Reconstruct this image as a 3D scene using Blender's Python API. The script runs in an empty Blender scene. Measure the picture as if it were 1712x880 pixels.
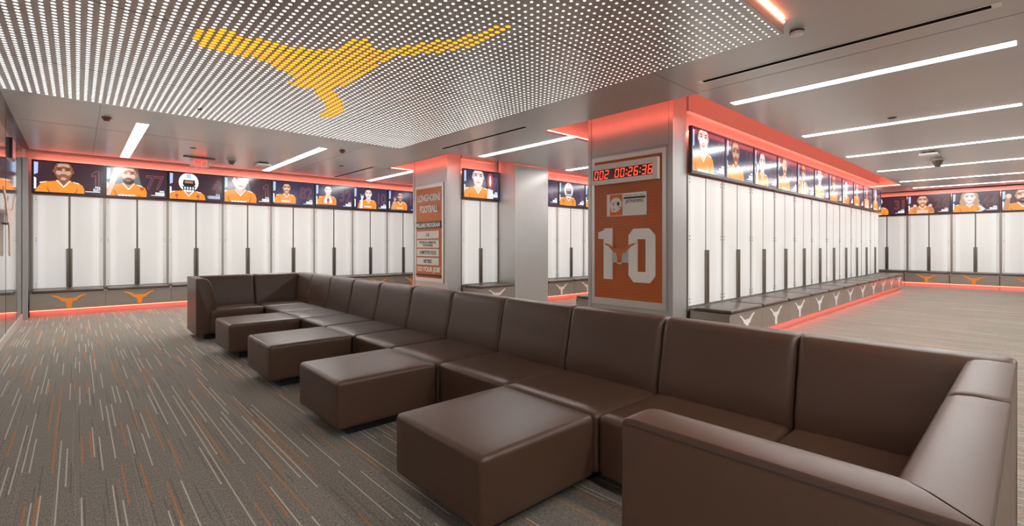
import bpy, bmesh, math, random
from mathutils import Vector, Matrix
random.seed(7)
scene = bpy.context.scene
COL = scene.collection
R = math.radians

# ------------------------------------------------------------------ camera
EYE = 1.25
YAW = 42.363
cam_d = bpy.data.cameras.new('camera')
cam = bpy.data.objects.new('camera', cam_d)
COL.objects.link(cam)
cam.location = (0, 0, EYE)
cam.rotation_euler = (R(90), 0, R(-YAW))
cam_d.sensor_fit = 'HORIZONTAL'
cam_d.sensor_width = 36
cam_d.lens = 36 * 796.8 / 1712
cam_d.shift_y = -(440 - 409.4) / 1712
cam_d.clip_start = 0.02
cam_d.clip_end = 100
scene.camera = cam

# ------------------------------------------------------------------ exposure / world
vs = scene.view_settings
vs.view_transform = 'Standard'
vs.look = 'None'
vs.gamma = 1
vs.use_curve_mapping = False
vs.exposure = 0.1
scene.cycles.use_denoising = True
scene.cycles.max_bounces = 8
scene.cycles.diffuse_bounces = 5
scene.cycles.glossy_bounces = 5
scene.cycles.sample_clamp_indirect = 6
scene.cycles.sample_clamp_direct = 8
w = bpy.data.worlds.new('world')
scene.world = w
w.use_nodes = True
w.node_tree.nodes['Background'].inputs[0].default_value = (0.9, 0.93, 1, 1)
w.node_tree.nodes['Background'].inputs[1].default_value = 0.02

LAMP = 52.0       # linear ceiling lights
LED = 20.0         # red cove strips
DOOR_GLOW = 0.32  # back-lit locker doors
DOT = 1.5         # lit perforations

# ------------------------------------------------------------------ materials
MATS = {}


def new_mat(name):
    m = bpy.data.materials.new(name)
    m.use_nodes = True
    MATS[name] = m
    nt = m.node_tree
    return m, nt, nt.nodes['Principled BSDF']


def P(name, col, rough=0.5, metal=0.0, emit=0.0, ecol=None, coat=0.0, spec=0.5, noise=None, bump=None):
    m, nt, b = new_mat(name)
    b.inputs['Base Color'].default_value = (*col, 1)
    b.inputs['Roughness'].default_value = rough
    b.inputs['Metallic'].default_value = metal
    b.inputs['Specular IOR Level'].default_value = spec
    b.inputs['Coat Weight'].default_value = coat
    if emit:
        b.inputs['Emission Color'].default_value = (*(ecol or col), 1)
        b.inputs['Emission Strength'].default_value = emit
    if noise or bump:
        tc = nt.nodes.new('ShaderNodeTexCoord')
        mp = nt.nodes.new('ShaderNodeMapping')
        nt.links.new(tc.outputs['Object'], mp.inputs[0])
    if noise:
        sc, amt, stretch = noise
        mp.inputs['Scale'].default_value = stretch
        n = nt.nodes.new('ShaderNodeTexNoise')
        n.inputs['Scale'].default_value = sc
        n.inputs['Detail'].default_value = 3
        nt.links.new(mp.outputs[0], n.inputs['Vector'])
        mx = nt.nodes.new('ShaderNodeMix')
        mx.data_type = 'RGBA'
        mx.inputs['A'].default_value = (*[c * (1 - amt) for c in col], 1)
        mx.inputs['B'].default_value = (*[min(1, c * (1 + amt)) for c in col], 1)
        nt.links.new(n.outputs['Fac'], mx.inputs['Factor'])
        nt.links.new(mx.outputs['Result'], b.inputs['Base Color'])
    if bump:
        sc, st = bump
        n2 = nt.nodes.new('ShaderNodeTexNoise')
        n2.inputs['Scale'].default_value = sc
        n2.inputs['Detail'].default_value = 2
        nt.links.new(tc.outputs['Object'], n2.inputs['Vector'])
        bp = nt.nodes.new('ShaderNodeBump')
        bp.inputs['Strength'].default_value = st
        bp.inputs['Distance'].default_value = 0.002
        nt.links.new(n2.outputs['Fac'], bp.inputs['Height'])
        nt.links.new(bp.outputs[0], b.inputs['Normal'])
    return m


def E(name, col, strength, sample=True):
    """something that gives off light"""
    m, nt, b = new_mat(name)
    b.inputs['Base Color'].default_value = (*[min(.8, c) for c in col], 1)
    b.inputs['Emission Color'].default_value = (*col, 1)
    b.inputs['Emission Strength'].default_value = strength
    if not sample:
        m.cycles.emission_sampling = 'NONE'
    return m


leather = P('brown leather', (.080, .043, .027), .37, noise=(2.0, .10, (1, 1, 1)), bump=(420, .22), spec=.42)
plinth_m = P('black plinth', (.012, .012, .012), .5)
steel = P('brushed bench steel', (.40, .365, .32), .28, .65, noise=(6, .22, (.6, .6, 25)))
steel_dark = P('dark handle metal', (.19, .165, .135), .36, .7)
clad = P('brushed column cladding', (.53, .525, .515), .36, .5, noise=(3, .06, (30, 30, .8)))
clad_trim = P('satin silver trim', (.76, .745, .72), .35, .7)
ceil_m = P('satin ceiling panel', (.53, .505, .49), .30, .33, noise=(1.2, .05, (1, .15, 1)))
upper_m = P('plenum grey', (.42, .38, .36), .7)
white_m = P('white enamel', (.8, .78, .75), .4)
black_m = P('black plastic', (.012, .012, .014), .3)
groove_m = P('dark groove', (.05, .045, .04), .6)
orange_m = P('burnt orange panel', (.46, .11, .018), .42, noise=(1.6, .18, (1, 1, 1)))
orange_reflection_emblem = P('orange emblem', (.95, .30, .035), .35)  # bench emblem with an orange viewing-angle reflection put into its colour
white_reflection_emblem = P('polished emblem painted reflection', (.92, .91, .89), .28, .1)  # same bench emblem, white reflection painted as base colour
pink_reflection_emblem = P('polished emblem painted reflection warm', (.92, .74, .66), .28, .1)  # same bench emblem, pinkish reflection painted as base colour
cushion_m = P('dark bench vinyl', (.075, .053, .040), .3, bump=(300, .15))
letter_white = P('white lettering', (.82, .80, .77), .45)
letter_dark = P('black lettering', (.02, .02, .02), .5)
plate_m = P('name plate', (.66, .62, .57), .4)
mirror_m = P('smoked glass wall', (.78, .76, .74), .075, .9)
wall_m = P('grey wall', (.45, .43, .40), .6)
lamp_m = E('lamp diffuser', (1, .985, .965), LAMP)
led_m = E('red led', (1, .15, .10), LED * 1.3)
led_toe = E('red led toe', (1, .10, .06), LED * .62)
led_top = E('red led above screens', (1, .20, .14), LED * 2.6)
led_hot = E('red led bright', (1, .24, .13), LED * 1.3)
dot_m = E('lit perforation', (1, .98, .95), DOT, False)
dot_orange = E('lit orange perforation', (1, .43, .01), DOT * .95, False)
digit_m = E('red digit', (1, .05, .02), 2.2, False)
exit_m = E('exit red', (1, .03, .02), 3.0, False)
exit_plate = P('clear exit plate', (.85, .80, .76), .2)


def carpet_mat():
    m, nt, b = new_mat('striped carpet')
    N, L = nt.nodes.new, nt.links.new
    tc = N('ShaderNodeTexCoord')
    sp = N('ShaderNodeSeparateXYZ')
    L(tc.outputs['Object'], sp.inputs[0])

    def math_(op, a, b_=None, c=None):
        n = N('ShaderNodeMath')
        n.operation = op
        for i, v in enumerate((a, b_, c)):
            if v is None:
                continue
            if isinstance(v, (int, float)):
                n.inputs[i].default_value = v
            else:
                L(v, n.inputs[i])
        return n.outputs[0]

    def stripes(cw, lw, ln, seed, thr):
        cx = math_('DIVIDE', sp.outputs['X'], cw)
        ix = math_('FLOOR', cx)
        fx = math_('FRACT', cx)
        wn = N('ShaderNodeTexWhiteNoise')
        wn.noise_dimensions = '1D'
        L(math_('ADD', ix, seed), wn.inputs['W'])
        # carpet tiles stagger in half metre steps, dashes stagger a little more
        cy = math_('ADD', math_('DIVIDE', sp.outputs['Y'], ln), math_('MULTIPLY', wn.outputs['Value'], 5.0))
        iy = math_('FLOOR', cy)
        w2 = N('ShaderNodeTexWhiteNoise')
        w2.noise_dimensions = '2D'
        cmb = N('ShaderNodeCombineXYZ')
        L(ix, cmb.inputs[0])
        L(math_('ADD', iy, seed), cmb.inputs[1])
        L(cmb.outputs[0], w2.inputs['Vector'])
        on = math_('LESS_THAN', w2.outputs['Value'], thr)
        d = math_('ABSOLUTE', math_('SUBTRACT', fx, .5))
        line = math_('LESS_THAN', d, lw / cw / 2)
        return math_('MULTIPLY', on, line)

    base = N('ShaderNodeTexNoise')
    base.inputs['Scale'].default_value = 1
    base.inputs['Detail'].default_value = 4
    mp = N('ShaderNodeMapping')
    mp.inputs['Scale'].default_value = (230, 50, 1)
    L(tc.outputs['Object'], mp.inputs[0])
    L(mp.outputs[0], base.inputs['Vector'])
    cr = N('ShaderNodeValToRGB')
    cr.color_ramp.elements[0].position = .30
    cr.color_ramp.elements[0].color = (.112, .097, .082, 1)
    cr.color_ramp.elements[1].position = .72
    cr.color_ramp.elements[1].color = (.335, .297, .250, 1)
    L(base.outputs['Fac'], cr.inputs[0])
    cur = cr.outputs[0]
    for cw, lw, ln, seed, thr, colr, op in ((.017, .006, .45, 3, .16, (.09, .075, .065), .5),
                                            (.013, .004, .6, 51, .14, (.36, .31, .26), .45),
                                            (.030, .0062, .62, 11, .22, (.62, .56, .48), .85),
                                            (.041, .0068, .55, 29, .22, (.60, .19, .03), .8)):
        s = stripes(cw, lw, ln, seed, thr)
        mx = N('ShaderNodeMix')
        mx.data_type = 'RGBA'
        L(math_('MULTIPLY', s, op), mx.inputs['Factor'])
        L(cur, mx.inputs['A'])
        mx.inputs['B'].default_value = (*colr, 1)
        cur = mx.outputs['Result']
    L(cur, b.inputs['Base Color'])
    b.inputs['Roughness'].default_value = .9
    b.inputs['Specular IOR Level'].default_value = .2
    b.inputs['Sheen Weight'].default_value = .1
    bp = N('ShaderNodeBump')
    bp.inputs['Strength'].default_value = .4
    bp.inputs['Distance'].default_value = .003
    n3 = N('ShaderNodeTexNoise')
    n3.inputs['Scale'].default_value = 260
    L(tc.outputs['Object'], n3.inputs['Vector'])
    L(n3.outputs['Fac'], bp.inputs['Height'])
    L(bp.outputs[0], b.inputs['Normal'])
    return m


def door_mat():
    """frosted door, LED-lit from inside along its edges; x runs 0..1 over the double locker"""
    m, nt, b = new_mat('frosted back-lit door')
    N, L = nt.nodes.new, nt.links.new
    tc = N('ShaderNodeTexCoord')
    sp = N('ShaderNodeSeparateXYZ')
    L(tc.outputs['Object'], sp.inputs[0])
    inv = N('ShaderNodeMath')
    inv.operation = 'SUBTRACT'
    inv.inputs[0].default_value = 1
    L(sp.outputs['X'], inv.inputs[1])
    mn = N('ShaderNodeMath')
    mn.operation = 'MINIMUM'
    L(sp.outputs['X'], mn.inputs[0])
    L(inv.outputs[0], mn.inputs[1])
    mu = N('ShaderNodeMath')
    mu.operation = 'MULTIPLY'
    L(mn.outputs[0], mu.inputs[0])
    mu.inputs[1].default_value = 2
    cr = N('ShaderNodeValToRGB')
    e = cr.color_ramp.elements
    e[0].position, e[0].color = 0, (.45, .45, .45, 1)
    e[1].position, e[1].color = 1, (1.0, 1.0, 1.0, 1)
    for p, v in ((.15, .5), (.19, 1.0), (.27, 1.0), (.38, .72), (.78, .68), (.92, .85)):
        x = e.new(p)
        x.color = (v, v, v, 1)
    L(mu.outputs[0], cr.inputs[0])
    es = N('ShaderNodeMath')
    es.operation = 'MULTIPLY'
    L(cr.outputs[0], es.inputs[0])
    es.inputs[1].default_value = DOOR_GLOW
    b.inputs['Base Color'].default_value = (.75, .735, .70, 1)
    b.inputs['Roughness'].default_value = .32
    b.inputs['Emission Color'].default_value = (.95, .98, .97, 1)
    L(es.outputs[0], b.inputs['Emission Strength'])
    return m


carpet = carpet_mat()
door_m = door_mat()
strip_m = P('door hinge strip', (.52, .49, .45), .25)


# ------------------------------------------------------------------ mesh helpers
class MB:
    def __init__(self):
        self.v, self.f, self.mi, self.sm = [], [], [], []

    def face(self, pts, mi=0, smooth=False):
        n = len(self.v)
        self.v += [tuple(p) for p in pts]
        self.f.append(list(range(n, n + len(pts))))
        self.mi.append(mi)
        self.sm.append(smooth)
        return self

    def box(self, x0, x1, y0, y1, z0, z1, mi=0, c=0.0):
        if c <= 0:
            n = len(self.v)
            self.v += [(x, y, z) for z in (z0, z1) for y in (y0, y1) for x in (x0, x1)]
            for q in ((0, 2, 3, 1), (4, 5, 7, 6), (0, 1, 5, 4), (2, 6, 7, 3), (0, 4, 6, 2), (1, 3, 7, 5)):
                self.f.append([n + i for i in q])
                self.mi.append(mi)
                self.sm.append(False)
            return self
        return self.soft(x0, x1, y0, y1, z0, z1, c, 0, mi, n=1, steps=(0, .45, 1))

    def soft(self, x0, x1, y0, y1, z0, z1, r, crown=0, mi=0, n=6, steps=(0, .12, .35, .65, 1), side=0):
        """box with rounded edges and an optionally crowned top"""
        def axis(a, b):
            s = [a + r * t for t in steps]
            m = [a + r + (b - a - 2 * r) * k / n for k in range(1, n)]
            e = [b - r * t for t in reversed(steps)]
            return s + m + e
        A = [axis(x0, x1), axis(y0, y1), axis(z0, z1)]
        lo, hi = (x0, y0, z0), (x1, y1, z1)
        idx = {}

        def vid(i, j, k):
            key = (i, j, k)
            if key in idx:
                return idx[key]
            p = [A[0][i], A[1][j], A[2][k]]
            q = [min(max(p[a], lo[a] + r), hi[a] - r) for a in range(3)]
            d = [p[a] - q[a] for a in range(3)]
            ln = math.sqrt(sum(t * t for t in d))
            if ln > 1e-9:
                # corner cells: project onto the rounded surface
                p = [q[a] + d[a] / ln * r for a in range(3)]
            if crown:
                u = 2 * (p[0] - x0) / (x1 - x0) - 1
                v = 2 * (p[1] - y0) / (y1 - y0) - 1
                t = max(0, (p[2] - z0) / (z1 - z0) - .5) * 2
                p[2] += crown * max(0, (1 - u ** 4)) * max(0, (1 - v ** 4)) * t
            if side:
                u = 2 * (p[0] - x0) / (x1 - x0) - 1
                v = 2 * (p[1] - y0) / (y1 - y0) - 1
                wz = 2 * (p[2] - z0) / (z1 - z0) - 1
                k_ = max(0, 1 - wz ** 2) * side
                p[0] += k_ * (1 if u > 0 else -1) * (abs(u) ** 6) * max(0, 1 - v ** 4)
                p[1] += k_ * (1 if v > 0 else -1) * (abs(v) ** 6) * max(0, 1 - u ** 4)
            idx[key] = len(self.v)
            self.v.append(tuple(p))
            return idx[key]
        nx, ny, nz = (len(a) - 1 for a in A)

        def quad(a, b_, c, d):
            self.f.append([a, b_, c, d])
            self.mi.append(mi)
            self.sm.append(True)
        for i in range(nx):
            for j in range(ny):
                quad(vid(i, j, 0), vid(i, j + 1, 0), vid(i + 1, j + 1, 0), vid(i + 1, j, 0))
                quad(vid(i, j, nz), vid(i + 1, j, nz), vid(i + 1, j + 1, nz), vid(i, j + 1, nz))
        for i in range(nx):
            for k in range(nz):
                quad(vid(i, 0, k), vid(i + 1, 0, k), vid(i + 1, 0, k + 1), vid(i, 0, k + 1))
                quad(vid(i, ny, k), vid(i, ny, k + 1), vid(i + 1, ny, k + 1), vid(i + 1, ny, k))
        for j in range(ny):
            for k in range(nz):
                quad(vid(0, j, k), vid(0, j, k + 1), vid(0, j + 1, k + 1), vid(0, j + 1, k))
                quad(vid(nx, j, k), vid(nx, j + 1, k), vid(nx, j + 1, k + 1), vid(nx, j, k + 1))
        return self

    def prism(self, pts, y0, y1, mi=0):
        """2D polygon in x,z (counter-clockwise seen from -y) given depth y0 (front) .. y1 (back)"""
        n = len(pts)
        self.face([(x, y0, z) for x, z in pts], mi)
        self.face([(x, y1, z) for x, z in reversed(pts)], mi)
        for i in range(n):
            a, b_ = pts[i], pts[(i + 1) % n]
            self.face([(a[0], y0, a[1]), (a[0], y1, a[1]), (b_[0], y1, b_[1]), (b_[0], y0, b_[1])], mi)
        return self

    def flat(self, pts, y, mi=0):
        return self.face([(x, y, z) for x, z in pts], mi)

    def ell(self, cx, cz, rx, rz, y, mi=0, n=20, a0=0, a1=360, rot=0):
        pts = []
        full = abs(a1 - a0) >= 360
        for k in range(n if full else n + 1):
            a = R(a0 + (a1 - a0) * k / n)
            px, pz = rx * math.cos(a), rz * math.sin(a)
            ca, sa = math.cos(R(rot)), math.sin(R(rot))
            pts.append((cx + px * ca - pz * sa, cz + px * sa + pz * ca))
        return self.flat(pts, y, mi)

    def cyl(self, cx, cy, z0, z1, r0, r1=None, mi=0, n=24):
        r1 = r0 if r1 is None else r1
        b0 = [(cx + r0 * math.cos(2 * math.pi * k / n), cy + r0 * math.sin(2 * math.pi * k / n), z0) for k in range(n)]
        b1 = [(cx + r1 * math.cos(2 * math.pi * k / n), cy + r1 * math.sin(2 * math.pi * k / n), z1) for k in range(n)]
        self.face(list(reversed(b0)), mi)
        self.face(b1, mi)
        for k in range(n):
            j = (k + 1) % n
            self.face([b0[k], b0[j], b1[j], b1[k]], mi, True)
        return self

    def build(self, name, mats, parent=None, loc=None, merge=False):
        me = bpy.data.meshes.new(name)
        me.from_pydata(self.v, [], self.f)
        for m in (mats if isinstance(mats, (list, tuple)) else [mats]):
            me.materials.append(m)
        me.polygons.foreach_set('material_index', self.mi)
        me.polygons.foreach_set('use_smooth', self.sm)
        if merge:
            bm = bmesh.new()
            bm.from_mesh(me)
            bmesh.ops.remove_doubles(bm, verts=bm.verts, dist=1e-5)
            bm.to_mesh(me)
            bm.free()
        me.update()
        o = bpy.data.objects.new(name, me)
        COL.objects.link(o)
        if parent:
            o.parent = parent
        if loc:
            o.location = loc
        return o


def tag(o, label, cat, group=None):
    o['label'] = label
    o['category'] = cat
    if group:
        o['group'] = group
    return o


def thing(name, label, cat, loc=(0, 0, 0), rot=0, group=None, sx=1):
    o = bpy.data.objects.new(name, None)
    o.empty_display_size = .1
    COL.objects.link(o)
    o.location = loc
    o.rotation_euler = (0, 0, R(rot))
    o.scale = (sx, 1, 1)
    return tag(o, label, cat, group)


def struct(o):
    o['kind'] = 'structure'
    return o


def copy_tree(o, parent=None):
    c = o.copy()
    COL.objects.link(c)
    c.parent = parent
    for ch in list(o.children):
        copy_tree(ch, c)
    return c


def text(s, x0, x1, z0, z1, y, name, mat, parent, depth=.003, bold=.012, outline=0.0, keep=False):
    """lettering fitted into a rectangle of the x,z plane, facing -y"""
    cu = bpy.data.curves.new(name, 'FONT')
    cu.body = s
    cu.size = 1
    cu.align_x = 'CENTER'
    cu.space_line = .85
    cu.resolution_u = 3
    if outline:
        cu.fill_mode = 'NONE'
        cu.bevel_depth = outline
        cu.bevel_resolution = 0
    else:
        cu.offset = bold
        cu.extrude = .01
    tmp = bpy.data.objects.new(name + '_tmp', cu)
    COL.objects.link(tmp)
    dg = bpy.context.evaluated_depsgraph_get()
    me = bpy.data.meshes.new_from_object(tmp.evaluated_get(dg))
    bpy.data.objects.remove(tmp)
    bpy.data.curves.remove(cu)
    vs_ = [v.co.copy() for v in me.vertices]
    ax0, ax1 = min(v.x for v in vs_), max(v.x for v in vs_)
    ay0, ay1 = min(v.y for v in vs_), max(v.y for v in vs_)
    az0, az1 = min(v.z for v in vs_), max(v.z for v in vs_)
    fx, fz = (x1 - x0) / (ax1 - ax0), (z1 - z0) / (ay1 - ay0)
    for v in me.vertices:
        c = v.co
        v.co = (x0 + (c.x - ax0) * fx, y - depth * (c.z - az0) / max(1e-6, az1 - az0), z0 + (c.y - ay0) * fz)
    me.materials.clear()
    me.materials.append(mat)
    me.update()
    o = bpy.data.objects.new(name, me)
    COL.objects.link(o)
    o.parent = parent
    return o


HALF = [(0, .115), (.06, .10), (.13, .105), (.20, .125), (.28, .175), (.36, .225), (.43, .24), (.495, .255), (.50, .22),
        (.44, .195), (.38, .175), (.31, .115), (.255, .065), (.215, .05), (.235, .015), (.19, .0), (.13, .005), (.10, -.035),
        (.075, -.11), (.068, -.19), (.078, -.225), (.05, -.255), (0, -.262)]


def longhorn(cx, cz, wd, ht=None):
    """bull-head emblem outline, counter-clockwise seen from -y"""
    ht = ht or wd * .52
    k = ht / .517
    right = [(cx + x * wd, cz + (z + .0035) * k) for x, z in HALF]
    left = [(cx - x * wd, cz + (z + .0035) * k) for x, z in HALF[1:-1]]
    # clockwise order is right side downwards; reverse for ccw
    pts = right + left[::-1]
    return pts[::-1]


# ------------------------------------------------------------------ room shell
CEIL = 2.89
XL, XR, YB, YF = -.68, 19.1, -5.0, 12.05
struct(MB().box(XL - .3, XR + .3, YB - .2, YF + .3, -.2, 0).build('floor', carpet))

HOLES = [(4.98, 17.0, 2.48, 4.80), (4.95, 11.0, 7.08, 9.45), (XL, 13.0, 11.53, YF), (18.58, XR, YB, 11.53)]


def ceiling():
    xs = sorted({XL - .3, XR + .3, *[h[0] for h in HOLES], *[h[1] for h in HOLES]})
    ys = sorted({YB - .2, YF + .3, *[h[2] for h in HOLES], *[h[3] for h in HOLES]})
    mb = MB()
    for i in range(len(xs) - 1):
        for j in range(len(ys) - 1):
            cx, cy = (xs[i] + xs[i + 1]) / 2, (ys[j] + ys[j + 1]) / 2
            if any(h[0] < cx < h[1] and h[2] < cy < h[3] for h in HOLES):
                continue
            mb.box(xs[i], xs[i + 1], ys[j], ys[j + 1], CEIL, CEIL + .03)
    return struct(mb.build('ceiling', ceil_m))


ceiling()
struct(MB().box(XL - .3, XR + .3, YB - .2, YF + .3, 3.42, 3.5).build('ceiling_upper', upper_m))
# cove sides above every opening
mbp = MB()
for x0, x1, y0, y1 in HOLES:
    g = .14
    t = .02
    z0, z1 = CEIL + .03, 3.42
    mbp.box(x0 - g - t, x1 + g + t, y0 - g - t, y0 - g, z0, z1)
    if y1 < YF:
        mbp.box(x0 - g - t, x1 + g + t, y1 + g, y1 + g + t, z0, z1)
    mbp.box(x0 - g - t, x0 - g, y0 - g, y1 + g, z0, z1)
    mbp.box(x1 + g, x1 + g + t, y0 - g, y1 + g, z0, z1)
struct(mbp.build('trim_1', upper_m))

struct(MB().box(XL - .2, XR + .3, YB - .2, YB, 0, 3.45).build('wall_back', wall_m))
struct(MB().box(XR, XR + .2, YB, YF + .3, 0, 3.45).build('wall_right', clad))
struct(MB().box(XL - .2, XR + .3, YF + .02, YF + .25, 0, 3.45).build('wall_far', upper_m))
# left wall: smoked glass with a narrow post at its far end
struct(MB().box(XL - .1, XL, YB, 11.30, .10, CEIL).build('wall_left', mirror_m))
struct(MB().box(XL - .1, XL + .012, YB, 11.30, 0, .10).build('baseboard_left', clad_trim))
struct(MB().box(XL - .2, XL + .004, 11.30, YF + .02, 0, 3.45).build('wall_left_end', clad))
struct(MB().box(XL - .06, XL + .07, 11.30, 11.36, 0, 2.63).box(XL - .06, XL + .07, 11.30, 11.52, 2.63, 2.70).build('trim_2', P('grey post', (.36, .35, .34), .4, .4)))
mbs = MB()
for y in (1.5, 3.6, 5.7, 7.4, 8.9, 10.4):
    mbs.box(XL, XL + .002, y, y + .006, .1, CEIL)
struct(mbs.build('trim_3', groove_m))
struct(MB().box(XL, XL + .075, YB, 11.53, CEIL - .012, CEIL - .001).build('trim_4', black_m))
# thin seams between ceiling panels
mbs = MB()
for x in (3.55, 4.93):
    mbs.box(x, x + .006, 6.95, 11.5, CEIL - .0015, CEIL)
mbs.box(.2, .206, 6.9, 11.5, CEIL - .0015, CEIL)
mbs.box(-.6, 1.9, 8.9, 8.906, CEIL - .0015, CEIL)
for y in (-.02, 2.455):
    mbs.box(3.9, 4.98, y, y + .006, CEIL - .0015, CEIL)
mbs.box(4.93, 4.936, YB, 2.4, CEIL - .0015, CEIL)
struct(mbs.build('trim_5', P('seam line', (.22, .20, .19), .5)))

# cores of the two locker islands
struct(MB().box(5.40, 16.78, 3.04, 4.23, 0, 3.42).build('wall_island_near', clad))
struct(MB().box(5.40, 10.5, 7.71, 8.87, 0, 3.42).build('wall_island_far', clad))


# cornice boards above the screens
mbc = MB()
mbc.box(5.745, 16.78, 2.965, 3.04, 2.955, 3.42)
mbc.box(5.62, 6.50, 7.635, 7.71, 2.955, 3.42)
mbc.box(7.56, 10.5, 7.635, 7.71, 2.955, 3.42)
mbc.box(-.66, 13.0, 11.985, 12.07, 2.955, 3.42)
mbc.box(19.02, 19.1, -5, 11.5, 2.955, 3.42)
struct(mbc.build('trim_6', upper_m))


def led(name, boxes, label, mat=led_m):
    mb = MB()
    for b in boxes:
        mb.box(*b)
    return tag(mb.build(name, mat), label, 'light strip')


# ------------------------------------------------------------------ columns
def column(x0, x1, y0, y1, label, cat='column', z1=3.42, flush=True, face_w=True):
    t = thing('clad_column', label, cat, (x0, y0, 0))
    w_, d_ = x1 - x0, y1 - y0
    MB().box(.012, w_, .0, d_, 0, z1, c=.004).build('cladding', clad, t)
    tr = MB()
    tr.box(0, .014, 0, .055, 0, z1)
    tr.box(0, .014, d_ - .055, d_, 0, z1)
    tr.build('corner_trim', clad, t)
    if face_w:
        MB().box(.006, .013, .062, d_ - .062, 2.50, z1).build('upper_panel', clad, t)
        MB().box(.006, .013, .062, d_ - .062, 0, .40).build('lower_panel', clad, t)
    return t


column(5.38, 5.72, 2.98, 4.29, 'silver metal clad pillar carrying the 1-0 record board')
column(5.28, 5.61, 7.65, 8.92, 'silver metal clad pillar carrying the football sign with small plates')
t = thing('clad_column', 'plain silver square pillar between the two middle locker bays', 'column', (6.585, 7.12, 0))
MB().box(0, .97, 0, .525, 0, 3.42, c=.006).build('cladding', clad, t)
mb_ = MB()
for x in (0.02, .95 - .02):
    mb_.box(x - .003, x + .003, -.002, .004, 0, CEIL)
mb_.build('corner_trim', clad_trim, t)


# ------------------------------------------------------------------ record board on the near pillar
def board(loc, ytot, label):
    """frame in local x (0..ytot), facing -y"""
    t = thing('sign_board', label, 'sign', loc, -90)
    f = MB()
    f.box(0, .05, -.012, .0, .43, 2.46)
    f.box(ytot - .05, ytot, -.012, .0, .43, 2.46)
    f.box(.05, ytot - .05, -.012, .0, 2.40, 2.46)
    f.box(.05, ytot - .05, -.012, .0, .43, .52)
    f.build('frame', clad_trim, t)
    return t


brd = board((5.385, 4.22, 0), 1.15, 'tall orange record board with white 1-0 numerals on the near pillar')
MB().box(.05, 1.10, -.006, 0, .52, 2.40).build('panel', orange_m, brd)
mb_ = MB()
for k in range(46):   # faint woven diagonal ribs
    z = .53 + k * .041
    mb_.face([(.05, -.0065, z), (1.10, -.0065, z + .12), (1.10, -.0065, z + .13), (.05, -.0065, z + .01)]) if z + .13 < 2.39 else None
mb_.build('panel_ribs', P('panel rib', (.40, .085, .014), .45), brd)


def X_(px):           # pixel-measured Y of the pillar face -> local x
    return 4.22 - px


one = [(X_(4.09), 1.33), (X_(4.00), 1.33), (X_(4.00), .78), (X_(3.86), .78), (X_(3.86), 1.475), (X_(3.985), 1.475), (X_(4.00), 1.45), (X_(4.09), 1.42)]
MB().prism(one, -.03, -.006).build('numeral', letter_white, brd)
a, b_ = X_(3.60), X_(3.215)
c_ = .075
outer = [(a + c_, .76), (b_ - c_, .76), (b_, .76 + c_ * 1.2), (b_, 1.46 - c_ * 1.2), (b_ - c_, 1.46), (a + c_, 1.46), (a, 1.46 - c_ * 1.2), (a, .76 + c_ * 1.2)]
i0, i1 = a + .13, b_ - .13
inner = [(i0, .90), (i1, .90), (i1, .90), (i1, 1.32), (i1, 1.32), (i0, 1.32), (i0, 1.32), (i0, .90)]
mb_ = MB()
for k in range(8):
    j = (k + 1) % 8
    o0, o1, n1, n0 = outer[k], outer[j], inner[j], inner[k]
    mb_.face([(p[0], -.03, p[1]) for p in (o0, o1, n1, n0)])
    mb_.face([(o0[0], -.03, o0[1]), (o0[0], -.006, o0[1]), (o1[0], -.006, o1[1]), (o1[0], -.03, o1[1])])
    mb_.face([(n0[0], -.03, n0[1]), (n1[0], -.03, n1[1]), (n1[0], -.006, n1[1]), (n0[0], -.006, n0[1])])
mb_.build('numeral', letter_white, brd, merge=True)
MB().box(X_(3.86), X_(3.60), -.022, -.006, 1.01, 1.17).build('hyphen_bar', P('grey hyphen', (.55, .52, .48), .4), brd)
MB().prism(longhorn(X_(3.735), 1.135, .50, .29), -.036, -.030).build('emblem_edge', letter_white, brd)
MB().prism(longhorn(X_(3.735), 1.14, .47, .265), -.042, -.036).build('emblem', P('burnt orange emblem', (.52, .13, .02), .4), brd)

# digital game clock
ck = thing('digital_clock', 'white framed digital clock with red countdown digits on the record board', 'clock', (5.372, 4.17, 2.075), -90)
fr = MB()
W_, H_ = 1.02, .275
fr.box(0, W_, -.06, 0, 0, .06).box(0, W_, -.06, 0, H_ - .075, H_).box(0, .02, -.06, 0, .06, H_ - .075).box(W_ - .075, W_, -.06, 0, .06, H_ - .075)
fr.build('housing', white_m, ck)
MB().box(.02, W_ - .075, -.05, 0, .06, H_ - .075).build('display', P('dark display', (.03, .012, .010), .25), ck)
SEG = {'0': 'abcdef', '1': 'bc', '2': 'abged', '3': 'abgcd', '6': 'afgedc', '5': 'afgcd'}


def seg_digit(mb, ch, x, z, w_, h_, y):
    s, t_ = w_ * .17, h_ * .11
    sl = .12 * h_

    def q(x0, x1, z0, z1):
        mb.face([(x + x0 + sl * z0 / h_, y, z + z0), (x + x1 + sl * z0 / h_, y, z + z0), (x + x1 + sl * z1 / h_, y, z + z1), (x + x0 + sl * z1 / h_, y, z + z1)])
    g = .006
    for c in SEG[ch]:
        if c == 'a': q(s * .5, w_ - s * .5, h_ - t_, h_)
        if c == 'd': q(s * .5, w_ - s * .5, 0, t_)
        if c == 'g': q(s * .5, w_ - s * .5, h_ / 2 - t_ / 2, h_ / 2 + t_ / 2)
        if c == 'f': q(0, s, h_ / 2 + g, h_ - g)
        if c == 'e': q(0, s, g, h_ / 2 - g)
        if c == 'b': q(w_ - s, w_, h_ / 2 + g, h_ - g)
        if c == 'c': q(w_ - s, w_, g, h_ / 2 - g)


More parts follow.
